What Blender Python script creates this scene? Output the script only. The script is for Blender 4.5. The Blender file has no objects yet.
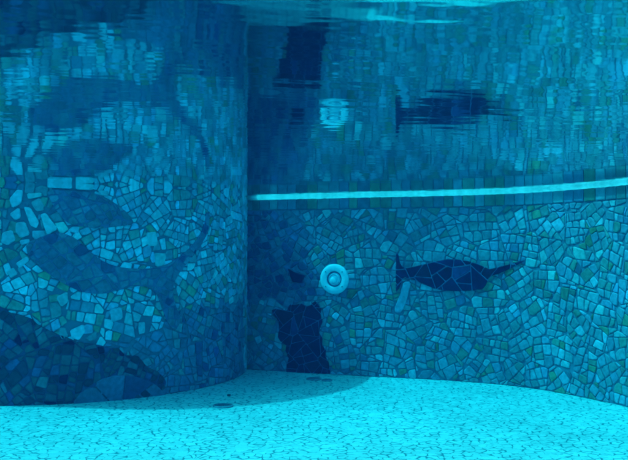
import bpy, bmesh, math, random
import numpy as np
from mathutils import Vector

random.seed(7)
RNG = np.random.default_rng(7)
C = bpy.context.scene
R = math.radians

# ------------------------------------------------------------------ constants
WATER = 0.0            # the water surface
FLOOR = -1.40          # the pool floor
CAM = Vector((0.0, 0.0, -0.42))
FPX, PW, PH = 818.0, 628.0, 460.0
PITCH = math.atan(19.0 / FPX)
TILE = 0.008           # how far a stone stands off its bedding

# ------------------------------------------------------------------ materials
def mat(name):
    m = bpy.data.materials.new(name); m.use_nodes = True
    n = m.node_tree.nodes; n.clear()
    out = n.new('ShaderNodeOutputMaterial')
    return m, n, m.node_tree.links, out

def principled(n, rough=0.5, spec=0.2):
    b = n.new('ShaderNodeBsdfPrincipled')
    b.inputs['Roughness'].default_value = rough
    b.inputs['Specular IOR Level'].default_value = spec
    return b

def stone_material(name, rough=0.4, mottling=0.25, scale=38.0):
    """glazed broken tile: its own colour from the attribute, mottled, faintly uneven"""
    m, n, l, out = mat(name)
    b = principled(n, rough, 0.18)
    at = n.new('ShaderNodeAttribute'); at.attribute_name = 'tile_color'
    tc = n.new('ShaderNodeTexCoord')
    no = n.new('ShaderNodeTexNoise'); no.inputs['Scale'].default_value = scale
    no.inputs['Detail'].default_value = 4.0
    l.new(tc.outputs['Object'], no.inputs['Vector'])
    mr = n.new('ShaderNodeMapRange')
    mr.inputs[1].default_value = 0.3; mr.inputs[2].default_value = 0.7
    mr.inputs[3].default_value = 1.0 - mottling; mr.inputs[4].default_value = 1.0 + mottling * 0.7
    l.new(no.outputs['Fac'], mr.inputs[0])
    mx = n.new('ShaderNodeMix'); mx.data_type = 'RGBA'; mx.blend_type = 'MULTIPLY'
    mx.inputs[0].default_value = 1.0
    l.new(at.outputs['Color'], mx.inputs[6]); l.new(mr.outputs[0], mx.inputs[7])
    film = n.new('ShaderNodeTexNoise'); film.inputs['Scale'].default_value = 2.6; film.inputs['Detail'].default_value = 7.0
    film.inputs['Roughness'].default_value = 0.65
    l.new(tc.outputs['Object'], film.inputs['Vector'])
    fr = n.new('ShaderNodeMapRange')
    fr.inputs[1].default_value = 0.35; fr.inputs[2].default_value = 0.65
    fr.inputs[3].default_value = 0.78; fr.inputs[4].default_value = 1.12
    l.new(film.outputs['Fac'], fr.inputs[0])
    m3 = n.new('ShaderNodeMix'); m3.data_type = 'RGBA'; m3.blend_type = 'MULTIPLY'; m3.inputs[0].default_value = 1.0
    l.new(mx.outputs[2], m3.inputs[6]); l.new(fr.outputs[0], m3.inputs[7])
    l.new(m3.outputs[2], b.inputs['Base Color'])
    bp = n.new('ShaderNodeBump'); bp.inputs['Strength'].default_value = 0.25
    bp.inputs['Distance'].default_value = 0.004
    l.new(no.outputs['Fac'], bp.inputs['Height']); l.new(bp.outputs[0], b.inputs['Normal'])
    l.new(b.outputs[0], out.inputs[0])
    return m

def noisy_material(name, ca, cb, scale=9.0, rough=0.7, bump=0.2, spec=0.15):
    m, n, l, out = mat(name)
    b = principled(n, rough, spec)
    tc = n.new('ShaderNodeTexCoord')
    no = n.new('ShaderNodeTexNoise'); no.inputs['Scale'].default_value = scale
    no.inputs['Detail'].default_value = 6.0
    l.new(tc.outputs['Object'], no.inputs['Vector'])
    cr = n.new('ShaderNodeValToRGB')
    cr.color_ramp.elements[0].position = 0.32; cr.color_ramp.elements[1].position = 0.7
    cr.color_ramp.elements[0].color = (*ca, 1); cr.color_ramp.elements[1].color = (*cb, 1)
    l.new(no.outputs['Fac'], cr.inputs[0]); l.new(cr.outputs[0], b.inputs['Base Color'])
    bp = n.new('ShaderNodeBump'); bp.inputs['Strength'].default_value = bump
    bp.inputs['Distance'].default_value = 0.006
    l.new(no.outputs['Fac'], bp.inputs['Height']); l.new(bp.outputs[0], b.inputs['Normal'])
    l.new(b.outputs[0], out.inputs[0])
    return m

def floor_material():
    """pale crazy-paved floor: broken white tile, the joints showing only here and there"""
    m, n, l, out = mat('pale_floor_mosaic')
    b = principled(n, 0.55, 0.12)
    tc = n.new('ShaderNodeTexCoord')
    warp = n.new('ShaderNodeTexNoise'); warp.inputs['Scale'].default_value = 14.0
    warp.inputs['Detail'].default_value = 2.0
    l.new(tc.outputs['Object'], warp.inputs['Vector'])
    sc = n.new('ShaderNodeVectorMath'); sc.operation = 'SCALE'; sc.inputs[3].default_value = 0.035
    l.new(warp.outputs['Color'], sc.inputs[0])
    ad = n.new('ShaderNodeVectorMath'); ad.operation = 'ADD'
    l.new(tc.outputs['Object'], ad.inputs[0]); l.new(sc.outputs[0], ad.inputs[1])
    ve = n.new('ShaderNodeTexVoronoi'); ve.voronoi_dimensions = '2D'; ve.feature = 'DISTANCE_TO_EDGE'
    vc = n.new('ShaderNodeTexVoronoi'); vc.voronoi_dimensions = '2D'; vc.feature = 'F1'
    for v in (ve, vc):
        v.inputs['Scale'].default_value = 22.0; v.inputs['Randomness'].default_value = 0.95
        l.new(ad.outputs[0], v.inputs['Vector'])
    # joints are wide in some places and closed in others
    nz = n.new('ShaderNodeTexNoise'); nz.inputs['Scale'].default_value = 24.0
    nz.inputs['Detail'].default_value = 3.0
    l.new(tc.outputs['Object'], nz.inputs['Vector'])
    wd = n.new('ShaderNodeMapRange')
    wd.inputs[1].default_value = 0.41; wd.inputs[2].default_value = 0.64
    wd.inputs[3].default_value = 0.0; wd.inputs[4].default_value = 0.13
    l.new(nz.outputs['Fac'], wd.inputs[0])
    lt = n.new('ShaderNodeMath'); lt.operation = 'LESS_THAN'
    l.new(ve.outputs['Distance'], lt.inputs[0]); l.new(wd.outputs[0], lt.inputs[1])
    # faint closed joints everywhere
    fj = n.new('ShaderNodeMapRange')
    fj.inputs[1].default_value = 0.0; fj.inputs[2].default_value = 0.05
    fj.inputs[3].default_value = 0.86; fj.inputs[4].default_value = 1.0
    l.new(ve.outputs['Distance'], fj.inputs[0])
    bw = n.new('ShaderNodeSeparateColor'); l.new(vc.outputs['Color'], bw.inputs[0])
    tr = n.new('ShaderNodeValToRGB')
    tr.color_ramp.elements[0].color = (0.55, 0.585, 0.585, 1)
    tr.color_ramp.elements[1].color = (0.69, 0.70, 0.69, 1)
    l.new(bw.outputs[0], tr.inputs[0])
    mu = n.new('ShaderNodeMix'); mu.data_type = 'RGBA'; mu.blend_type = 'MULTIPLY'; mu.inputs[0].default_value = 1
    l.new(tr.outputs[0], mu.inputs[6]); l.new(fj.outputs[0], mu.inputs[7])
    mx = n.new('ShaderNodeMix'); mx.data_type = 'RGBA'
    l.new(lt.outputs[0], mx.inputs[0]); l.new(mu.outputs[2], mx.inputs[6])
    mx.inputs[7].default_value = (0.15, 0.23, 0.28, 1)
    # broad dirt: silt film
    big = n.new('ShaderNodeTexNoise'); big.inputs['Scale'].default_value = 1.3; big.inputs['Detail'].default_value = 5
    l.new(tc.outputs['Object'], big.inputs['Vector'])
    bm_ = n.new('ShaderNodeMapRange')
    bm_.inputs[1].default_value = 0.3; bm_.inputs[2].default_value = 0.7
    bm_.inputs[3].default_value = 0.80; bm_.inputs[4].default_value = 1.0
    l.new(big.outputs['Fac'], bm_.inputs[0])
    m2 = n.new('ShaderNodeMix'); m2.data_type = 'RGBA'; m2.blend_type = 'MULTIPLY'; m2.inputs[0].default_value = 1
    l.new(mx.outputs[2], m2.inputs[6]); l.new(bm_.outputs[0], m2.inputs[7])
    l.new(m2.outputs[2], b.inputs['Base Color'])
    bp = n.new('ShaderNodeBump'); bp.inputs['Strength'].default_value = 0.6; bp.inputs['Distance'].default_value = 0.004
    iv = n.new('ShaderNodeMath'); iv.operation = 'SUBTRACT'; iv.inputs[0].default_value = 1.0
    l.new(lt.outputs[0], iv.inputs[1]); l.new(iv.outputs[0], bp.inputs['Height'])
    l.new(bp.outputs[0], b.inputs['Normal'])
    l.new(b.outputs[0], out.inputs[0])
    return m

def water_material():
    """air/water boundary: Fresnel split between going through and mirroring (total reflection from below)"""
    m, n, l, out = mat('water_surface')
    fr = n.new('ShaderNodeFresnel'); fr.inputs['IOR'].default_value = 1.333
    tr = n.new('ShaderNodeBsdfTransparent')
    gl = n.new('ShaderNodeBsdfGlossy'); gl.inputs['Roughness'].default_value = 0.042
    gl.inputs['Color'].default_value = (0.97, 0.97, 0.97, 1)
    mx = n.new('ShaderNodeMixShader')
    l.new(fr.outputs[0], mx.inputs[0]); l.new(tr.outputs[0], mx.inputs[1]); l.new(gl.outputs[0], mx.inputs[2])
    l.new(mx.outputs[0], out.inputs[0])
    return m

def lip_material():
    """milky white plastic that lets daylight through"""
    m, n, l, out = mat('translucent_white_lip')
    tc = n.new('ShaderNodeTexCoord')
    no = n.new('ShaderNodeTexNoise'); no.inputs['Scale'].default_value = 18.0; no.inputs['Detail'].default_value = 5.0
    l.new(tc.outputs['Object'], no.inputs['Vector'])
    cr = n.new('ShaderNodeValToRGB')
    cr.color_ramp.elements[0].position = 0.3; cr.color_ramp.elements[1].position = 0.65
    cr.color_ramp.elements[0].color = (0.58, 0.62, 0.62, 1); cr.color_ramp.elements[1].color = (0.93, 0.94, 0.93, 1)
    l.new(no.outputs['Fac'], cr.inputs[0])
    tl = n.new('ShaderNodeBsdfTranslucent'); df = n.new('ShaderNodeBsdfDiffuse'); mx = n.new('ShaderNodeMixShader')
    mx.inputs[0].default_value = 0.35
    l.new(cr.outputs[0], tl.inputs[0]); l.new(cr.outputs[0], df.inputs[0])
    l.new(tl.outputs[0], mx.inputs[1]); l.new(df.outputs[0], mx.inputs[2]); l.new(mx.outputs[0], out.inputs[0])
    return m

def haze_material():
    m, n, l, out = mat('pool_water_tint')
    pv = n.new('ShaderNodeVolumePrincipled')
    pv.inputs['Color'].default_value = (0.07, 0.27, 0.95, 1)
    pv.inputs['Density'].default_value = 0.0085
    ab = n.new('ShaderNodeVolumeAbsorption')
    ab.inputs['Color'].default_value = (0.15, 0.92, 0.963, 1)
    ab.inputs['Density'].default_value = 0.85
    ad = n.new('ShaderNodeAddShader')
    l.new(pv.outputs[0], ad.inputs[0]); l.new(ab.outputs[0], ad.inputs[1])
    l.new(ad.outputs[0], out.inputs['Volume'])
    return m

M = dict(
    stone=stone_material('glazed_mosaic_stone'),
    navy=stone_material('navy_mosaic_stone', 0.42, 0.35, 30),
    border=stone_material('border_tile_glaze', 0.4, 0.18, 24),
    grout=noisy_material('blue_grey_grout', (0.08, 0.155, 0.225), (0.125, 0.21, 0.29), 14, 0.85, 0.4),
    figure_grout=noisy_material('figure_grout', (0.08, 0.14, 0.27), (0.13, 0.20, 0.34), 20, 0.85, 0.4),
    dark_grout=noisy_material('dark_grout', (0.03, 0.06, 0.13), (0.05, 0.09, 0.18), 20, 0.85, 0.4),
    strip=lip_material(),
    white_tile=noisy_material('white_pool_tile', (0.70, 0.74, 0.74), (0.80, 0.82, 0.81), 6, 0.4, 0.1),
    deck=noisy_material('deck_stone', (0.30, 0.28, 0.25), (0.40, 0.37, 0.33), 5, 0.8, 0.2),
    cap=noisy_material('column_cap_stone', (0.34, 0.32, 0.28), (0.44, 0.41, 0.36), 7, 0.8, 0.2),
    plastic=noisy_material('white_abs_plastic', (0.72, 0.76, 0.84), (0.82, 0.85, 0.90), 12, 0.35, 0.04),
    gasket=noisy_material('dark_gasket', (0.07, 0.13, 0.24), (0.10, 0.17, 0.28), 12, 0.6, 0.05),
    lens=noisy_material('frosted_lens', (0.42, 0.54, 0.68), (0.60, 0.70, 0.80), 22, 0.2, 0.1, 0.5),
    steel=noisy_material('dull_steel', (0.14, 0.18, 0.24), (0.24, 0.28, 0.33), 25, 0.4, 0.1),
    drain=noisy_material('drain_grate_plastic', (0.06, 0.11, 0.17), (0.10, 0.16, 0.23), 25, 0.5, 0.1),
    pebble=noisy_material('dark_pebble', (0.03, 0.06, 0.09), (0.07, 0.10, 0.13), 40, 0.8, 0.3),
    floor=floor_material(), water=water_material(), haze=haze_material(),
)

# ------------------------------------------------------------------ object helpers
def mesh_obj(name, verts, faces, m, parent=None, smooth=False, colors=None):
    me = bpy.data.meshes.new(name)
    me.from_pydata([tuple(v) for v in verts], [], faces)
    me.materials.append(m)
    if smooth:
        me.polygons.foreach_set('use_smooth', [True] * len(me.polygons))
    if colors is not None:
        ca = me.color_attributes.new('tile_color', 'FLOAT_COLOR', 'POINT')
        ca.data.foreach_set('color', np.array(colors, dtype=np.float32).ravel())
    me.update()
    o = bpy.data.objects.new(name, me); C.collection.objects.link(o)
    if parent: o.parent = parent
    return o

def tag(o, label=None, cat=None, group=None, kind=None):
    if label: o['label'] = label
    if cat: o['category'] = cat
    if group: o['group'] = group
    if kind: o['kind'] = kind
    return o

def empty(name, loc=(0, 0, 0)):
    o = bpy.data.objects.new(name, None); o.location = loc; o.empty_display_size = 0.1
    C.collection.objects.link(o)
    return o

# ------------------------------------------------------------------ plan curves
def catmull(pts, per=24):
    out = []; n = len(pts)
    P = [np.array(p, float) for p in pts]
    for i in range(n):
        p0, p1, p2, p3 = P[i - 1], P[i], P[(i + 1) % n], P[(i + 2) % n]
        for k in range(per):
            t = k / per
            out.append(0.5 * ((2 * p1) + (-p0 + p2) * t + (2 * p0 - 5 * p1 + 4 * p2 - p3) * t * t
                              + (-p0 + 3 * p1 - 3 * p2 + p3) * t ** 3))
    return np.array(out)

# pool outline, clockwise seen from above (left to right along the far wall)
OUT = catmull([(-5.2, 5.6), (-4.3, 7.2), (-2.6, 7.36), (-1.4, 7.02), (-0.55, 6.69), (0.28, 6.37), (1.0, 6.12),
               (1.46, 5.85), (1.76, 5.46), (1.97, 5.02), (2.2, 4.3), (2.35, 3.2), (2.5, 1.4), (2.4, -1.2), (1.2, -3.2),
               (-1.6, -3.8), (-4.4, -2.6), (-5.4, 0.0), (-5.6, 3.0)])
SEG = np.roll(OUT, -1, 0) - OUT
LEN = np.hypot(SEG[:, 0], SEG[:, 1])
CUM = np.concatenate([[0], np.cumsum(LEN)])
# vertex normals that point into the pool (to the right of travel)
TAN = SEG / LEN[:, None]
TV = TAN + np.roll(TAN, 1, 0); TV /= np.hypot(TV[:, 0], TV[:, 1])[:, None]
NV = np.stack([TV[:, 1], -TV[:, 0]], 1)

class WallSurf:
    def __call__(self, s, z, h=0.0):
        s = s % CUM[-1]
        i = min(int(np.searchsorted(CUM, s, 'right')) - 1, len(OUT) - 1)
        t = (s - CUM[i]) / LEN[i]; j = (i + 1) % len(OUT)
        p = OUT[i] * (1 - t) + OUT[j] * t
        nn = NV[i] * (1 - t) + NV[j] * t
        return (p[0] + nn[0] * h, p[1] + nn[1] * h, z)
    def normal(self, s):
        a, b = self(s, 0, 0), self(s, 0, 1)
        return Vector((b[0] - a[0], b[1] - a[1], 0)).normalized()

COL_C, COL_R = np.array((-2.0, 6.6)), 1.45
class ColSurf:   # s grows to the right as seen from the camera
    def __call__(self, s, z, h=0.0):
        a = s / COL_R - math.pi / 2
        r = COL_R + h
        return (COL_C[0] + r * math.cos(a), COL_C[1] + r * math.sin(a), z)
WALL, COL = WallSurf(), ColSurf()

def ray(px, py):
    """direction through a photograph pixel"""
    x, y = (px - PW / 2), (PH / 2 - py)
    cy, sy = math.cos(PITCH), math.sin(PITCH)
    d = np.array((x, FPX * cy - y * sy, FPX * sy + y * cy))
    return d / np.linalg.norm(d)

def on_wall(px, py):
    d = ray(px, py); best = None
    for i in range(len(OUT)):
        p, e = OUT[i], SEG[i]
        den = d[0] * e[1] - d[1] * e[0]
        if abs(den) < 1e-9: continue
        t = (p[0] * e[1] - p[1] * e[0]) / den
        u = (p[0] * d[1] - p[1] * d[0]) / den
        if t > 0.5 and -1e-6 <= u <= 1 + 1e-6 and p[1] + u * e[1] > 2.0:
            if best is None or t < best[0]: best = (t, CUM[i] + u * LEN[i])
    return np.array((best[1], CAM.z + best[0] * d[2]))

def on_column(px, py):
    d = ray(px, py); dx, dy = d[0], d[1]
    a = dx * dx + dy * dy; b = -2 * (dx * COL_C[0] + dy * COL_C[1]); c = COL_C @ COL_C - COL_R ** 2
    D = b * b - 4 * a * c
    t = (-b - math.sqrt(max(D, 0))) / (2 * a)
    x, y = dx * t - COL_C[0], dy * t - COL_C[1]
    ang = math.atan2(y, x) + math.pi / 2
    return np.array((ang * COL_R, CAM.z + t * d[2]))

def on_floor(px, py, z=FLOOR):
    d = ray(px, py); t = (z - CAM.z) / d[2]
    return (d[0] * t, d[1] * t, z)

# ------------------------------------------------------------------ 2-D polygons
def clip(poly, nx, ny, c):
    """keep the part of poly with nx*x + ny*y <= c"""
    out = []; n = len(poly)
    for i in range(n):
        a, b = poly[i], poly[(i + 1) % n]
        da, db = nx * a[0] + ny * a[1] - c, nx * b[0] + ny * b[1] - c
        if da <= 0: out.append(a)
        if (da < 0 < db) or (db < 0 < da):
            t = da / (da - db); out.append((a[0] + (b[0] - a[0]) * t, a[1] + (b[1] - a[1]) * t))
    return out

def area(p):
    return 0.5 * sum(p[i][0] * p[(i + 1) % len(p)][1] - p[(i + 1) % len(p)][0] * p[i][1] for i in range(len(p)))

def centroid(p):
    a = area(p)
    if abs(a) < 1e-12: return (sum(q[0] for q in p) / len(p), sum(q[1] for q in p) / len(p))
    x = y = 0
    for i in range(len(p)):
        q, r = p[i], p[(i + 1) % len(p)]; k = q[0] * r[1] - r[0] * q[1]
        x += (q[0] + r[0]) * k; y += (q[1] + r[1]) * k
    return (x / (6 * a), y / (6 * a))

def inset(p, d):
    """shrink a convex counter-clockwise polygon"""
    q = list(p)
    for i in range(len(p)):
        a, b = p[i], p[(i + 1) % len(p)]
        ex, ey = b[0] - a[0], b[1] - a[1]; L = math.hypot(ex, ey)
        if L < 1e-6: continue
        nx, ny = ey / L, -ex / L
        q = clip(q, nx, ny, nx * a[0] + ny * a[1] - d)
        if len(q) < 3: return []
    return q

def inside(p, poly):
    x, y = p; r = False; n = len(poly)
    for i in range(n):
        a, b = poly[i], poly[(i + 1) % n]
        if (a[1] > y) != (b[1] > y) and x < (b[0] - a[0]) * (y - a[1]) / (b[1] - a[1]) + a[0]: r = not r
    return r

def chop(p, k=0.13, short=0.006):
    """knock the corners off"""
    out = []; n = len(p)
    for i in range(n):
        a, b = p[i], p[(i + 1) % n]
        L = math.hypot(b[0] - a[0], b[1] - a[1])
        if L < 0.004: out.append(((a[0] + b[0]) / 2, (a[1] + b[1]) / 2)); continue
        t = min(k, short / L)
        out.append((a[0] + (b[0] - a[0]) * t, a[1] + (b[1] - a[1]) * t))
        out.append((a[0] + (b[0] - a[0]) * (1 - t), a[1] + (b[1] - a[1]) * (1 - t)))
    return out

def darts(x0, x1, z0, z1, rad, tries):
    pts, rs = np.zeros((0, 2)), np.zeros(0)
    P, Q = [], []
    cell = {}
    for _ in range(tries):
        x, z = random.uniform(x0, x1), random.uniform(z0, z1)
        r = rad(x, z) * random.uniform(0.75, 1.3)
        gx, gz = int(x / 0.1), int(z / 0.1); ok = True
        for i in range(gx - 3, gx + 4):
            for j in range(gz - 3, gz + 4):
                for (a, b, c) in cell.get((i, j), ()):
                    if (a - x) ** 2 + (b - z) ** 2 < (0.5 * (c + r)) ** 2: ok = False; break
                if not ok: break
            if not ok: break
        if ok:
            cell.setdefault((gx, gz), []).append((x, z, r)); P.append((x, z)); Q.append(r)
    return P, Q

def cells(P, Q, box):
    x0, x1, z0, z1 = box
    A = np.array(P); W = (np.array(Q) * 0.5) ** 2 * 0.8
    out = []
    for i, (x, z) in enumerate(P):
        w = Q[i] * 2.6 + 0.03
        poly = [(max(x - w, x0), max(z - w, z0)), (min(x + w, x1), max(z - w, z0)),
                (min(x + w, x1), min(z + w, z1)), (max(x - w, x0), min(z + w, z1))]
        d2 = ((A - A[i]) ** 2).sum(1)
        for j in np.argsort(d2)[1:26]:
            if d2[j] > (5 * max(Q[i], Q[j])) ** 2: break
            nx, nz = A[j] - A[i]
            c = 0.5 * ((A[j] @ A[j]) - (A[i] @ A[i]) + W[i] - W[j])
            poly = clip(poly, nx, nz, c)
            if len(poly) < 3: break
        if len(poly) >= 3: out.append(poly)
    return out

def split(poly, lim, straight=0.35):
    """break a slab across its long side until the pieces are small: four-sided shards"""
    a = area(poly)
    if a < lim * random.uniform(0.7, 1.7): return [poly]
    pts = np.array(poly); c = np.array(centroid(poly))
    cov = np.cov((pts - c).T); ev, vec = np.linalg.eigh(cov)
    d = vec[:, 1]; ang = math.atan2(d[1], d[0]) + random.gauss(0, straight)
    d = np.array((math.cos(ang), math.sin(ang)))
    k = d @ c + random.uniform(-0.15, 0.15) * math.sqrt(a)
    res = []
    for s in (1, -1):
        q = clip(poly, s * d[0], s * d[1], s * k)
        if len(q) >= 3 and area(q) > 1e-5: res += split(q, lim, straight)
    return res

def hand_laid(x0, x1, z0, z1, lo, hi, patch=0.30):
    """broken tile laid by hand: patches of rough courses, each patch turned its own way and cut to meet its neighbours"""
    out = []
    P, Q = darts(x0 - .1, x1 + .1, z0 - .1, z1 + .1, lambda a, b: patch, 6000)
    for pp in cells(P, Q, (x0, x1, z0, z1)):
        cx, cz = centroid(pp)
        an = random.choice((0.0, 0.0, 1.57)) + random.gauss(0, 0.45); ca, sa = math.cos(an), math.sin(an)
        p = random.uniform(lo, hi); half = 0.75 * patch + 0.1
        y = -half; tl = random.gauss(0, .04)
        while y < half:
            h = p * random.uniform(0.8, 1.2); tl2 = random.gauss(0, .10)
            x = -half - random.random() * p; t0 = random.gauss(0, .13)
            while x < half:
                w = p * random.choice((0.7, 0.9, 1.0, 1.1, 1.35)) * random.uniform(.85, 1.15); t1 = random.gauss(0, .16)
                q = [(x - t0 * h / 2, y + tl * x), (x + w - t1 * h / 2, y + tl * (x + w)),
                     (x + w + t1 * h / 2, y + h + tl2 * (x + w)), (x + t0 * h / 2, y + h + tl2 * x)]
                q = [(cx + a * ca - b * sa, cz + a * sa + b * ca) for a, b in q]
                if random.random() < 0.07 and w > 0.7 * p:      # snapped in two
                    g = random.gauss(0, .5) + an; k = centroid(q); nx, nz = math.cos(g), math.sin(g)
                    qs = [clip(q, nx, nz, nx * k[0] + nz * k[1]), clip(q, -nx, -nz, -nx * k[0] - nz * k[1])]
                else: qs = [q]
                for q in qs:
                    for i in range(len(pp)):
                        a, b = pp[i], pp[(i + 1) % len(pp)]; ex, ey = b[0] - a[0], b[1] - a[1]
                        q = clip(q, ey, -ex, ey * a[0] - ex * a[1])
                        if len(q) < 3: break
                    if len(q) >= 3 and area(q) > 8e-4:
                        if random.random() < 0.4:               # a corner knocked off
                            i = random.randrange(len(q)); c0, a, b = q[i], q[i - 1], q[(i + 1) % len(q)]
                            t, u = random.uniform(.2, .45), random.uniform(.2, .45)
                            q = q[:i] + [(c0[0] + (a[0] - c0[0]) * t, c0[1] + (a[1] - c0[1]) * t),
                                         (c0[0] + (b[0] - c0[0]) * u, c0[1] + (b[1] - c0[1]) * u)] + q[i + 1:]
                        out.append(q)
                x += w; t0 = t1
            y += h; tl = tl2
    return out

# ------------------------------------------------------------------ stones on a curved surface
class Stones:
    def __init__(self, surf): self.s, self.v, self.f, self.c = surf, [], [], []
    def ring(self, poly, hs, col):
        k = len(self.v)
        for (p, h) in zip(poly, hs):
            self.v.append(self.s(p[0], p[1], h)); self.c.append(col)
        return list(range(k, k + len(poly)))
    def add(self, poly, col, h0=0.0, h1=TILE, edge=0.005, tilt=0.028):
        if len(poly) < 3: return
        if area(poly) < 0: poly = poly[::-1]
        c = centroid(poly); col = (*[max(0.0, x) for x in col], 1.0)
        tx, tz = random.gauss(0, tilt), random.gauss(0, tilt)
        size = math.sqrt(abs(area(poly)))
        k = max(0.55, 1 - 2 * edge / max(size, 0.01))
        top = [(c[0] + (p[0] - c[0]) * k, c[1] + (p[1] - c[1]) * k) for p in poly]
        dh = lambda p: min(0.003, max(-0.003, tx * (p[0] - c[0]) + tz * (p[1] - c[1])))
        a = self.ring(poly, [h0] * len(poly), col)
        b = self.ring(poly, [h1 - 0.0025 + dh(p) for p in poly], col)
        d = self.ring(top, [h1 + dh(p) for p in top], col)
        n = len(poly)
        for i in range(n):
            j = (i + 1) % n
            self.f.append((a[i], a[j], b[j], b[i])); self.f.append((b[i], b[j], d[j], d[i]))
        self.f.append(tuple(d))
    def build(self, name, m, parent):
        return mesh_obj(name, self.v, self.f, m, parent, colors=self.c)

def jitter(c, k=0.09, hue=0.045):
    f = math.exp(random.gauss(0, k))
    return tuple(max(0.002, x * f * math.exp(random.gauss(0, hue))) for x in c)

# real colours of the broken tile
LIGHT, CYAN, TEAL, GREEN, OLIVE, BLUE, DEEP, NAVY, INK = (
    (0.34, 0.48, 0.57), (0.22, 0.335, 0.43), (0.16, 0.275, 0.33), (0.17, 0.255, 0.235), (0.19, 0.245, 0.17),
    (0.10, 0.185, 0.285), (0.05, 0.098, 0.21), (0.007, 0.011, 0.055), (0.008, 0.018, 0.05))

def pick(table):
    t = random.random() * sum(w for _, w in table)
    for c, w in table:
        t -= w
        if t <= 0: return jitter(c)
    return jitter(table[-1][0])

MIX = [(LIGHT, 11), (CYAN, 50), (TEAL, 28), (GREEN, 12), (OLIVE, 5), (BLUE, 3)]
MIX_LIGHT = [(LIGHT, 34), (CYAN, 34), (TEAL, 14), (GREEN, 12), (OLIVE, 5), (BLUE, 2)]
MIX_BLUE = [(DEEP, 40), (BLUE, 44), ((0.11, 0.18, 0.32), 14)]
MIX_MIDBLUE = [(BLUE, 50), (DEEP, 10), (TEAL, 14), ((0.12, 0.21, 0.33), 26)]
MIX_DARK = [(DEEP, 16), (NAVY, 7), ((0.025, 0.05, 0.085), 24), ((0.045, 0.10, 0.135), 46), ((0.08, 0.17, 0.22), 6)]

def px_poly(fn, pts): return [tuple(fn(*p)) for p in pts]

def smooth_outline(pts, it=2):
    for _ in range(it):
        q = []
        for i in range(len(pts)):
            a, b = pts[i], pts[(i + 1) % len(pts)]
            q += [(a[0] * .75 + b[0] * .25, a[1] * .75 + b[1] * .25), (a[0] * .25 + b[0] * .75, a[1] * .25 + b[1] * .75)]
        pts = q
    return pts

def ragged(pts, it=2, k=0.010):
    """an outline that steps in and out with the stones along it"""
    pts = smooth_outline(pts, it); out = []
    for a, b in zip(pts, pts[1:] + pts[:1]):
        m_ = max(1, int(math.hypot(b[0] - a[0], b[1] - a[1]) / 0.05))
        out += [(a[0] + (b[0] - a[0]) * i / m_ + random.gauss(0, k), a[1] + (b[1] - a[1]) * i / m_ + random.gauss(0, k)) for i in range(m_)]
    return out

def bbox(poly): 
    a = np.array(poly); return a[:, 0].min(), a[:, 0].max(), a[:, 1].min(), a[:, 1].max()

def figure(name, surf, outline, pitch, table, m, parent, label, gap=0.006, base=0.0125, lim=None, straight=0.35, bed='figure_grout', tilt=0.02, shards=True):
    """an inlaid figure: a bedding plate of its outline and the broken pieces that fill it"""
    if area(outline) < 0: outline = outline[::-1]
    root_v = [surf(p[0], p[1], 0.0) for p in outline] + [surf(p[0], p[1], base) for p in outline]
    n = len(outline)
    faces = [(i, (i + 1) % n, n + (i + 1) % n, n + i) for i in range(n)]
    # fill the plate by strips so that it follows the curve of the wall
    x0, x1, z0, z1 = bbox(outline)
    st = 0.12; k = x0 - 1e-4
    while k < x1:
        q = clip(clip(outline, 1, 0, k + st), -1, 0, -k)
        if len(q) >= 3 and abs(area(q)) > 1e-6:
            b = len(root_v); root_v += [surf(p[0], p[1], base) for p in q]; faces.append(tuple(range(b, b + len(q))))
        k += st
    fig = mesh_obj(name, root_v, faces, M[bed], parent)
    if label: fig['label'] = label
    st_ = Stones(surf)
    if shards:
        P, Q = darts(x0 - .1, x1 + .1, z0 - .1, z1 + .1, lambda a, b: pitch, 4000)
        pieces = [pc for cp_ in cells(P, Q, (x0 - .1, x1 + .1, z0 - .1, z1 + .1)) for pc in split(cp_, lim or pitch * pitch * .7, straight)]
    else: pieces = hand_laid(x0 - .1, x1 + .1, z0 - .1, z1 + .1, pitch * .85, pitch * 1.15)
    for piece in pieces:
        if True:
            q = inset(piece, gap / 2)
            if len(q) < 3: continue
            g = list(outline)
            for i in range(len(q)):          # outline cut down to this piece
                a, b = q[i], q[(i + 1) % len(q)]
                ex, ey = b[0] - a[0], b[1] - a[1]
                g = clip(g, ey, -ex, ey * a[0] - ex * a[1])
                if len(g) < 3: break
            if len(g) >= 3 and abs(area(g)) > 5e-5:
                st_.add(chop(g, 0.12, 0.006), pick(table), base, base + 0.005, 0.0035, tilt)
    st_.build('figure_stones', m, fig)
    return fig

def sheet(surf, s0, s1, z0, z1, ns, nz, h=0.0):
    v, f = [], []
    for i in range(ns + 1):
        for j in range(nz + 1):
            v.append(surf(s0 + (s1 - s0) * i / ns, z0 + (z1 - z0) * j / nz, h))
    for i in range(ns):
        for j in range(nz):
            a = i * (nz + 1) + j
            f.append((a, a + nz + 1, a + nz + 2, a + 1))
    return v, f

# ================================================================== the setting
# floor: one sheet
v = [(-9, -8, FLOOR), (7, -8, FLOOR), (7, 11, FLOOR), (-9, 11, FLOOR)]
tag(mesh_obj('floor', v, [(0, 1, 2, 3)], M['floor']), 'pale crazy paved pool floor', kind='structure')

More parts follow.
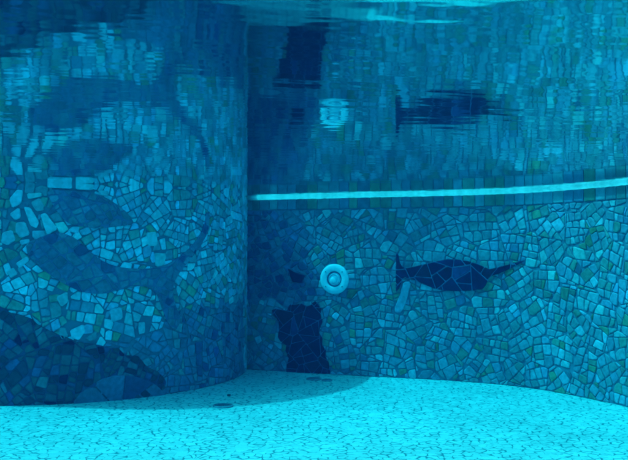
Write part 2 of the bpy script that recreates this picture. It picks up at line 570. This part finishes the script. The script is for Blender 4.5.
# deck round the pool, above the water
DK = 0.055
n = len(OUT); v, f = [], []
ctr = OUT.mean(0)
for i in range(n):
    p = OUT[i] - NV[i] * 0.0
    d = p - ctr; a = math.atan2(d[1], d[0])
    q = ctr + 11.0 * np.array((math.cos(a), math.sin(a)))
    pw = OUT[i] - NV[i] * 0.24
    v += [(pw[0], pw[1], DK), (q[0], q[1], DK), (pw[0], pw[1], DK - 0.05)]
for i in range(n):
    j = (i + 1) % n
    f.append((3 * i, 3 * j, 3 * j + 1, 3 * i + 1))
    f.append((3 * i, 3 * i + 2, 3 * j + 2, 3 * j))
tag(mesh_obj('deck', v, f, M['deck']), 'stone deck round the pool above the water', kind='structure')

# water surface with small ripples
def water_surface():
    xs = np.arange(-3.5, 2.5, 0.0125); ys = np.arange(0.1, 7.4, 0.0075)
    X, Y = np.meshgrid(xs, ys, indexing='ij')
    Z = np.zeros_like(X)
    rng = np.random.default_rng(11)
    def train(lam, slope, spread):
        th = rng.normal(math.pi / 2 + 0.12, spread)
        amp = slope * lam / (2 * math.pi)
        kx, ky = 2 * math.pi / lam * math.cos(th), 2 * math.pi / lam * math.sin(th)
        mod = 0.6 + 0.55 * np.sin(X * rng.normal(0, 2.2) + Y * rng.normal(0, 2.2) + rng.random() * 6.28)
        return amp * mod * np.sin(kx * X + ky * Y + rng.random() * 6.28 + 0.7 * np.sin(rng.normal(0, 2.0) * X + rng.normal(0, 1.5) * Y))
    for k in range(40): Z += train(0.031 * (0.12 / 0.031) ** rng.random(), 0.00135, 0.42)     # fine ripples
    for k in range(16): Z += train(0.11 * (0.35 / 0.11) ** rng.random(), 0.0013, 0.6)
    for k in range(8): Z += train(0.35 * (1.1 / 0.35) ** rng.random(), 0.0008, 0.7)           # slow swell
    Z *= np.clip((Y - 0.1) / 0.5, 0, 1)
    nx, ny = X.shape
    V = np.stack([X, Y, Z + WATER], -1).reshape(-1, 3)
    idx = np.arange(nx * ny).reshape(nx, ny)
    F = np.stack([idx[:-1, :-1], idx[1:, :-1], idx[1:, 1:], idx[:-1, 1:]], -1).reshape(-1, 4)
    # calm sheet round it
    x0, x1, y0, y1 = xs[0], xs[-1], ys[0], ys[-1]
    b = len(V)
    o = np.array([(-7, -5, 0), (x0, -5, 0), (x1, -5, 0), (4, -5, 0), (-7, y0, 0), (x0, y0, 0), (x1, y0, 0), (4, y0, 0),
                  (-7, y1, 0), (x0, y1, 0), (x1, y1, 0), (4, y1, 0), (-7, 8.5, 0), (x0, 8.5, 0), (x1, 8.5, 0), (4, 8.5, 0)], float)
    q = [(0, 1, 5, 4), (1, 2, 6, 5), (2, 3, 7, 6), (4, 5, 9, 8), (6, 7, 11, 10), (8, 9, 13, 12), (9, 10, 14, 13), (10, 11, 15, 14)]
    V = np.concatenate([V, o]); F = np.concatenate([F, np.array(q) + b])
    me = bpy.data.meshes.new('water')
    me.vertices.add(len(V)); me.vertices.foreach_set('co', V.astype(np.float32).ravel())
    me.loops.add(F.size); me.loops.foreach_set('vertex_index', F.astype(np.int32).ravel())
    me.polygons.add(len(F)); me.polygons.foreach_set('loop_start', np.arange(0, F.size, 4, dtype=np.int32))
    me.polygons.foreach_set('loop_total', np.full(len(F), 4, dtype=np.int32))
    me.polygons.foreach_set('use_smooth', np.ones(len(F), dtype=bool))
    me.update(calc_edges=True); me.validate()
    me.materials.append(M['water'])
    ob = bpy.data.objects.new('water', me); C.collection.objects.link(ob)
    tag(ob, 'rippled water surface seen from below', kind='structure')
water_surface()

# water tint: a closed box of even density round everything
hv = [(x, y, z) for x in (-15, 14) for y in (-12, 16) for z in (-2.5, 0.2)]
tag(mesh_obj('haze', hv, [(0, 1, 3, 2), (4, 6, 7, 5), (0, 4, 5, 1), (2, 3, 7, 6), (0, 2, 6, 4), (1, 5, 7, 3)], M['haze']),
    'clear blue pool water', kind='stuff')

# ================================================================== far wall
S_L = on_wall(244, 250)[0]                       # where the column hides the wall
S0, S1 = S_L - 0.9, S_L + 4.7                    # the mosaic stretch
n = len(OUT); v, f = [], []
zs = [FLOOR - 0.02, -1.0, -0.5, 0.0, DK + 0.002]
for i in range(n):
    for z in zs: v.append((OUT[i][0], OUT[i][1], z))
    b = OUT[i] - NV[i] * 0.25
    v.append((b[0], b[1], DK + 0.002)); v.append((b[0], b[1], FLOOR - 0.02))
K = len(zs) + 2
for i in range(n):
    j = (i + 1) % n
    for k in range(K - 1): f.append((i * K + k, j * K + k, j * K + k + 1, i * K + k + 1))
wall = mesh_obj('pool_wall', v, f, M['grout'])
wall.data.materials.append(M['white_tile'])          # past the mosaic the pool is lined with plain white tile
for i in range(n):
    mid = (CUM[i] + CUM[i + 1]) / 2
    if not (S0 < mid < S1):
        for k in range(K - 1): wall.data.polygons[i * (K - 1) + k].material_index = 1
tag(wall, 'curved mosaic pool wall of broken tiles with a dark dolphin figure', 'wall')

BAND0, BAND1 = -0.108, -0.022                     # square border course below the waterline
wp = lambda *p: px_poly(on_wall, p)
DOLPHIN = wp((396.8, 251.5), (398.5, 254), (400.2, 263), (403, 267.2), (406, 268), (416, 266), (427.7, 263.4), (438, 260.8), (448, 259), (458, 259.4), (468, 261),
             (476, 263.3), (482.6, 265.8), (490, 269.2), (499, 267), (511, 264), (525.5, 260.3), (513, 267.5), (499, 274), (492, 275.6), (489, 279), (486.5, 284.5),
             (483, 289), (470, 290.6), (456, 291), (445, 290.4), (435, 288.5), (425, 284.5), (416, 280.6), (405, 276.8), (403, 279), (400, 287), (396.5, 292), (396.2, 272))
BLOCK = wp((272.5, 310), (277, 308.5), (283, 309.5), (287, 311), (290.5, 304.5), (296, 304.8), (302, 303.4), (307, 306.5), (311, 305.7), (313, 303.5), (315.6, 300.8),
           (318.5, 304.5), (322, 308.8), (321, 314), (323, 322), (320.5, 327), (319.7, 333), (323, 338), (322.6, 345), (326.5, 350), (325.8, 356), (329, 362), (331, 373),
           (286.3, 373), (287.5, 364), (289.5, 358), (286.2, 351), (286.8, 345), (281, 341), (278.6, 336.8), (280, 327), (278.4, 319), (274, 315))
TRI = wp((288.5, 268.5), (296, 272.5), (305, 275), (302.5, 283), (293, 282))
TRI2 = wp((276, 276), (283, 274), (285, 281), (277, 282))
BLUE_FIELD = wp((236, 206), (300, 211), (309, 225), (313, 240), (309, 258), (318, 275), (322, 296), (300, 304), (270, 302), (244, 303), (236, 303))  # background field laid in dark blue tiles
LONG = wp((404, 281), (411.5, 281.5), (406.5, 302), (402, 312), (396, 313), (394.5, 309), (400, 295))
wall_figs = [DOLPHIN, BLOCK, TRI, TRI2]
st = Stones(WALL)
for piece in hand_laid(S0, S1, FLOOR, BAND0, 0.056, 0.074, 0.155):
    if True:
        g = random.uniform(0.0018, 0.0046)
        q = inset(piece, g)
        if len(q) < 3 or area(q) < 3e-4: continue
        ce = centroid(q)
        if any(all(inside(p, fg) for p in q) for fg in wall_figs) or inside(ce, LONG): continue
        if inside(ce, BLUE_FIELD): col = pick(MIX_BLUE)
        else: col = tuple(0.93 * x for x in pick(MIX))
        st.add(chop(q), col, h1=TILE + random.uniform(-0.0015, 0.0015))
st.add(chop(LONG, 0.25, 0.02), jitter((0.24, 0.36, 0.47), 0.02, 0.02), h1=TILE + 0.004)
st.build('mosaic_stones', M['stone'], wall)

# square border course
st = Stones(WALL); s = S0
while s < S1:
    w = random.uniform(0.068, 0.098)
    z0 = BAND0 + random.uniform(0.002, 0.006)
    col = jitter(random.choice(((0.22, 0.35, 0.42), (0.17, 0.28, 0.33), (0.21, 0.32, 0.38), (0.15, 0.25, 0.24), (0.16, 0.27, 0.21), (0.13, 0.22, 0.30))), 0.12, 0.04)
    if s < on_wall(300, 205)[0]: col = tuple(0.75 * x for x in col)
    q = [(s + .003, z0), (s + w - .003, z0 + random.gauss(0, .0015)), (s + w - .003, BAND1), (s + .003, BAND1)]
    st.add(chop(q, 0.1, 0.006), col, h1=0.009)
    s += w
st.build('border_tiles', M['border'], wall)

# thin white overflow lip at the waterline: leans out from the wall, daylight falls on its back and shines through
prof = [(0.004, -0.022), (0.012, -0.0205), (0.032, -0.005), (0.052, 0.012), (0.070, 0.028)]
ns = 300; v, f = [], []
for i in range(ns + 1):
    wob = 0.0014 * math.sin(i * 1.7) * math.sin(i * .61) + random.gauss(0, 0.0005)
    for (h, z) in prof: v.append(WALL(S0 + (S1 - S0) * i / ns, z + wob, h))
for i in range(ns):
    for k in range(len(prof) - 1):
        a = i * len(prof) + k; f.append((a, a + len(prof), a + len(prof) + 1, a + 1))
so = mesh_obj('waterline_strip', v, f, M['strip'], wall, smooth=True)
so['label'] = 'thin bright white strip along the waterline'

NAVY_T = [(NAVY, 66), ((0.012, 0.018, 0.075), 22), (INK, 8), ((0.03, 0.05, 0.14), 9)]
figure('dolphin_figure', WALL, DOLPHIN, 0.20, NAVY_T, M['navy'], wall, 'dark navy dolphin shaped figure of large cut stones', gap=0.0065, lim=0.012)
figure('block_figure', WALL, BLOCK, 0.20, NAVY_T, M['navy'], wall, 'dark navy blocky figure rising from the floor', gap=0.005, lim=0.009, bed='figure_grout')
figure('triangle_figure', WALL, TRI, 0.9, [(NAVY, 1)], M['navy'], wall, 'small dark navy triangular stone', lim=9, gap=0.002, bed='dark_grout')
figure('fragment_figure', WALL, TRI2, 0.9, [(((0.03, 0.055, 0.16)), 1)], M['navy'], wall, 'small dim blue stone left of the dark triangle', lim=9, gap=0.002, bed='dark_grout')

# ================================================================== column
CZ1 = 0.04
col_root = empty('mosaic_column', (COL_C[0], COL_C[1], FLOOR))
tag(col_root, 'broad round mosaic column with blue curved bands, standing left of the dark corner', 'column')
def to_local(o): 
    o.parent = col_root
    o.matrix_parent_inverse = col_root.matrix_world.inverted()
bpy.context.view_layer.update()
def cparent(o):
    # vertices are in world space: shift them so that the child sits at the column's base
    for vv in o.data.vertices: vv.co -= Vector((COL_C[0], COL_C[1], FLOOR))
    o.parent = col_root
    return o
v, f = sheet(COL, -math.pi * COL_R, math.pi * COL_R, FLOOR - 0.02, CZ1, 128, 6)
cparent(mesh_obj('core', v, f, M['grout'], smooth=True))
v, f = [], []
for k in range(96):
    a = 2 * math.pi * k / 96
    for (r, z) in ((COL_R - .02, CZ1 - .001), (COL_R + .03, CZ1 + .002), (COL_R + .035, CZ1 + .03), (COL_R + .01, CZ1 + .05)):
        v.append((COL_C[0] + r * math.cos(a), COL_C[1] + r * math.sin(a), z))
for k in range(96):
    j = (k + 1) % 96
    for q in range(3): f.append((4 * k + q, 4 * j + q, 4 * j + q + 1, 4 * k + q + 1))
f.append(tuple(4 * k + 3 for k in range(96)))
cparent(mesh_obj('cap', v, f, M['cap']))

cp = lambda *p: px_poly(on_column, p)
UPPER = smooth_outline(cp((46, 189), (74, 191), (96, 193), (115, 203), (128, 214), (134, 224), (122, 226), (112, 227), (98, 229), (84, 227), (68, 224), (58, 213), (51, 202)), 1)
LOWER = smooth_outline(cp((26, 243), (46, 235), (60, 232), (76, 238), (90, 252), (105, 263), (122, 268), (142, 269), (160, 267), (174, 260), (188, 249), (197, 238), (203, 226), (205, 213), (208, 212), (208, 226), (203, 240), (195, 252),
                          (185, 264), (175, 277), (171, 290), (174, 304), (180, 320), (174, 332), (166, 322), (160, 304), (155, 291), (142, 285), (122, 289), (104, 294), (84, 293),
                          (66, 285), (50, 275), (38, 265), (28, 255)), 1)
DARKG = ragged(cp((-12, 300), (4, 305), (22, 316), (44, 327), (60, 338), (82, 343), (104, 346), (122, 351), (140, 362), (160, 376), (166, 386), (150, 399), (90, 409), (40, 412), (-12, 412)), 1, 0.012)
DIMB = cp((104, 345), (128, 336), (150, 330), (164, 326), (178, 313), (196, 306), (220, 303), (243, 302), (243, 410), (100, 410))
LIGHTB = cp((0, 185), (50, 185), (62, 226), (40, 242), (0, 262))
BASEB = smooth_outline(cp((74, 398), (96, 380), (118, 374), (142, 377), (160, 388), (168, 402), (74, 409)), 1)
BIG = [cp(*p) for p in (
    [(9, 199), (17, 189), (24, 190), (22, 204), (12, 209)], [(26, 193), (42, 192), (43, 197), (28, 200)],
    [(30, 202), (40, 197), (45, 205), (44, 211), (36, 212)], [(9, 214), (20, 206), (22, 218), (15, 221)],
    [(23, 206), (31, 207), (40, 222), (37, 229), (30, 226)], [(40, 214), (46, 212), (59, 229), (47, 236), (43, 226)],
    [(16, 222), (26, 221), (31, 235), (20, 239), (15, 231)], [(32, 230), (44, 230), (46, 236), (36, 241), (32, 237)],
    [(2, 232), (13, 229), (17, 240), (8, 246), (1, 243)], [(19, 240), (30, 238), (31, 243), (21, 246)],
    [(47, 181), (72, 181), (73, 189.5), (47, 188.5)], [(75, 182), (95, 184), (93, 191), (75, 190)], [(97, 189), (109, 191), (108, 197), (99, 196)],
    [(15, 263), (28, 255), (30, 261), (20, 269)], [(6, 272), (14, 266), (19, 274), (11, 279)],
    [(55, 297), (68, 290), (69, 302), (61, 308)], [(69, 330), (84, 323), (86, 331), (79, 341), (71, 338)],
    [(58, 327), (66, 327), (69, 336), (63, 341), (59, 338)], [(108, 309), (122, 306), (123, 319), (111, 323)],
    [(84, 338), (97, 329), (97, 338), (90, 342)], [(137, 322), (145, 321), (145, 333), (138, 335)],
    [(118, 269), (123, 261), (132, 263), (131, 271)], [(153, 252), (166, 253), (164, 266), (155, 268)],
    [(145, 232), (156, 231), (158, 246), (147, 247)], [(72, 226), (80, 226), (79, 235), (66, 231)])]
def rad(a, b):
    return 0.20
CS0, CS1 = -2.6, 2.6
EDGE = on_column(170, 250)[0]
st = Stones(COL)
col_figs = [UPPER, LOWER, DARKG]
def near_big(q):
    ce = centroid(q)
    for bg in BIG:
        if inside(ce, bg) or sum(inside(p, bg) for p in q) > 0.55 * len(q): return True
        cb = centroid(bg)
        if inside(cb, q): return True
    return False
for piece in hand_laid(CS0, CS1, FLOOR, 0.04, 0.052, 0.074, 0.17):
    if True:
        q = inset(piece, random.uniform(0.0018, 0.0046))
        if len(q) < 3 or area(q) < 2.5e-4: continue
        ce = centroid(q)
        if any(all(inside(p, fg) for p in q) for fg in col_figs): continue
        if near_big(q): continue
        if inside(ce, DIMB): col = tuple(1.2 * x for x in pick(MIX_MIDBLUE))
        else: col = tuple(1.38 * x for x in pick(MIX_LIGHT if ce[0] < EDGE else MIX_LIGHT if random.random() < .4 else MIX))
        if inside(ce, LIGHTB): col = pick([(TEAL, 55), (BLUE, 25), (GREEN, 20)])
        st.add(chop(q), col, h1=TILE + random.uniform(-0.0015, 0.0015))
bigs = Stones(COL)
for bg in BIG:
    k = jitter((0.40, 0.54, 0.63) if random.random() < 0.85 else TEAL, 0.09, 0.04)
    bigs.add(chop(inset(bg if area(bg) > 0 else bg[::-1], 0.004), 0.14, 0.012), k, h1=0.0125, tilt=0.02)
cparent(st.build('mosaic_stones', M['stone'], None))
o = cparent(bigs.build('accent_stones', M['stone'], None)); o['label'] = 'large pale stones set in the column mosaic'

def cfigure(*a, **k):
    fg = figure(*a, **k)
    for ch in fg.children:
        for vv in ch.data.vertices: vv.co -= Vector((COL_C[0], COL_C[1], FLOOR))
    return cparent(fg)
BL_T = [(DEEP, 5), (BLUE, 42), ((0.11, 0.21, 0.29), 53)]
cfigure('crescent_band', COL, UPPER, 0.066, BL_T, M['stone'], None, 'upper deep blue crescent of small stones', shards=False, gap=0.006, bed='figure_grout')
cfigure('curved_band', COL, LOWER, 0.068, BL_T, M['stone'], None, 'long deep blue curved band with a downward tail', shards=False, gap=0.006, bed='figure_grout')
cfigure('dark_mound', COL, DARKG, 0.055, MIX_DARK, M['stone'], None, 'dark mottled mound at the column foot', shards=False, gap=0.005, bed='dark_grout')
cfigure('blue_mound', COL, BASEB, 0.30, [(BLUE, 1), (DEEP, 1)], M['stone'], None, 'low blue mound of big slabs at the column foot', gap=0.005, base=0.0165, bed='figure_grout')

# ================================================================== fittings
def lathe(profile, seg=56):
    """profile of (radius, out) turned about the local y axis, facing -y"""
    v, f = [], []
    for k in range(seg):
        a = 2 * math.pi * k / seg
        for (r, y) in profile: v.append((r * math.cos(a), -y, r * math.sin(a)))
    m = len(profile)
    for k in range(seg):
        j = (k + 1) % seg
        for i in range(m - 1): f.append((k * m + i, j * m + i, j * m + i + 1, k * m + i + 1))
    return v, f

def fitting():
    s, z = on_wall(335, 279)
    root = empty('pool_light', WALL(s, z, 0.006))
    nn = WALL.normal(s)
    root.rotation_euler = (0, 0, math.atan2(nn.x, -nn.y))
    tag(root, 'round white underwater light fitting on the wall above the dark blocky figure', 'pool light')
    v, f = lathe([(0.062, 0.004), (0.062, 0.016), (0.064, 0.020), (0.069, 0.022), (0.090, 0.0215), (0.110, 0.020), (0.115, 0.016), (0.117, 0.011), (0.117, 0.0)])
    mesh_obj('flange', v, f, M['plastic'], root, smooth=True)
    v, f = lathe([(0.0005, 0.007), (0.058, 0.007), (0.0625, 0.0075)])
    mesh_obj('gasket', v, f, M['gasket'], root)
    v, f = lathe([(0.0005, 0.028), (0.012, 0.0275), (0.026, 0.025), (0.04, 0.019), (0.049, 0.012), (0.051, 0.007)])
    ln = mesh_obj('lens', v, f, M['lens'], root, smooth=True)
    v, f = lathe([(0.0005, 0.031), (0.016, 0.0308), (0.022, 0.029), (0.025, 0.025), (0.025, 0.018)])
    v = [(x - 0.006, y, z_ - 0.010) for (x, y, z_) in v]
    mesh_obj('nozzle', v, f, M['plastic'], ln, smooth=True)
    v, f = lathe([(0.036, 0.0215), (0.037, 0.026), (0.040, 0.0265), (0.0415, 0.0185)])
    mesh_obj('lens_ring', v, f, M['plastic'], ln, smooth=True)
    for a in (40, 140, 220, 320):
        v, f = lathe([(0.0005, 0.0275), (0.004, 0.027), (0.0052, 0.0245), (0.0052, 0.022)], 14)
        v = [(x + 0.089 * math.cos(R(a)), y, z_ + 0.089 * math.sin(R(a))) for (x, y, z_) in v]
        mesh_obj('screw', v, f, M['steel'], root, smooth=True)
fitting()

def floor_fitting(px, py, r, label):
    p = on_floor(px, py)
    root = empty('floor_drain', p)
    tag(root, label, 'floor drain', 'round drains in the pool floor')
    turn = lambda vs: [(x, z_, -y) for (x, y, z_) in vs]
    v, f = lathe([(r * .86, 0.001), (r * .86, 0.009), (r * .92, 0.012), (r, 0.008), (r * 1.02, 0.0)], 40)
    mesh_obj('rim', turn(v), f, M['steel'], root, smooth=True)
    vs, fs = [], []
    v, f = lathe([(0.0005, 0.003), (r * .86, 0.003)], 40)
    vs += turn(v); fs += f
    for k in range(-4, 5):
        x = k * r * 0.19; w = r * 0.055; L = math.sqrt(max(0.0, (r * .85) ** 2 - x * x))
        b = len(vs)
        vs += [(x + i * w, j * L, zz) for i in (-1, 1) for j in (-1, 1) for zz in (0.003, 0.0085)]
        fs += [tuple(b + q for q in t) for t in ((0, 1, 3, 2), (4, 6, 7, 5), (0, 4, 5, 1), (2, 3, 7, 6), (1, 5, 7, 3))]
    mesh_obj('grate', vs, fs, M['drain'], root)
    return root
floor_fitting(223, 406.5, 0.064, 'round dark floor drain at the edge of the shadow, nearest the column')
floor_fitting(314, 379.5, 0.058, 'round dark floor drain below the dark blocky figure, left one of the pair')
floor_fitting(327, 380.8, 0.040, 'small dark floor drain below the dark blocky figure, right one of the pair')

def pebble(px, py, r, label):
    bm = bmesh.new(); bmesh.ops.create_icosphere(bm, subdivisions=2, radius=r)
    for vv in bm.verts:
        vv.co *= random.uniform(0.85, 1.12); vv.co.z *= 0.55; vv.co.y *= 1.3
    me = bpy.data.meshes.new('pebble'); bm.to_mesh(me); bm.free(); me.materials.append(M['pebble'])
    o = bpy.data.objects.new('pebble', me); C.collection.objects.link(o)
    p = on_floor(px, py); o.location = (p[0], p[1], FLOOR + r * 0.4)
    tag(o, label, 'pebble')
pebble(229, 396, 0.014, 'tiny dark pebble lying in the shadow at the column foot')

# ================================================================== light
w = bpy.data.worlds.new('World'); C.world = w; w.use_nodes = True
nt = w.node_tree; nt.nodes.clear()
sky = nt.nodes.new('ShaderNodeTexSky'); sky.sky_type = 'NISHITA'; sky.sun_disc = False; sky.dust_density = 6.0; sky.air_density = 1.2
bg = nt.nodes.new('ShaderNodeBackground'); wo = nt.nodes.new('ShaderNodeOutputWorld')
nt.links.new(sky.outputs[0], bg.inputs[0]); nt.links.new(bg.outputs[0], wo.inputs[0])
bg.inputs[1].default_value = 0.15
travel = Vector((0.95, -0.10, -1.45)).normalized()
sun = bpy.data.lights.new('sun', 'SUN'); sun.energy = 2.0; sun.angle = R(0.5); sun.color = (1.0, 0.95, 0.88)
so = bpy.data.objects.new('sun', sun); C.collection.objects.link(so)
so.rotation_euler = travel.to_track_quat('-Z', 'Y').to_euler(); so.location = (-4, 4, 8)
sky.sun_elevation = math.asin(-travel.z)
sky.sun_rotation = math.atan2(-travel.x, -travel.y)

# ================================================================== camera and render settings
cd = bpy.data.cameras.new('camera'); co = bpy.data.objects.new('camera', cd); C.collection.objects.link(co)
cd.sensor_width = 36.0; cd.lens = FPX / PW * 36.0; cd.clip_start = 0.05; cd.clip_end = 200
co.location = CAM; co.rotation_euler = (math.pi / 2 + PITCH, 0, 0)
C.camera = co
C.view_settings.view_transform = 'Standard'
try: C.view_settings.look = 'None'
except Exception: pass
C.view_settings.gamma = 1.0; C.view_settings.use_curve_mapping = False
C.view_settings.exposure = 0.97
C.render.engine = 'CYCLES'
cy = C.cycles
cy.max_bounces = 14; cy.diffuse_bounces = 6; cy.glossy_bounces = 8; cy.transparent_max_bounces = 16
cy.volume_bounces = 1; cy.caustics_reflective = True; cy.caustics_refractive = True; cy.blur_glossy = 0.0
cy.use_denoising = True; cy.filter_width = 2.1
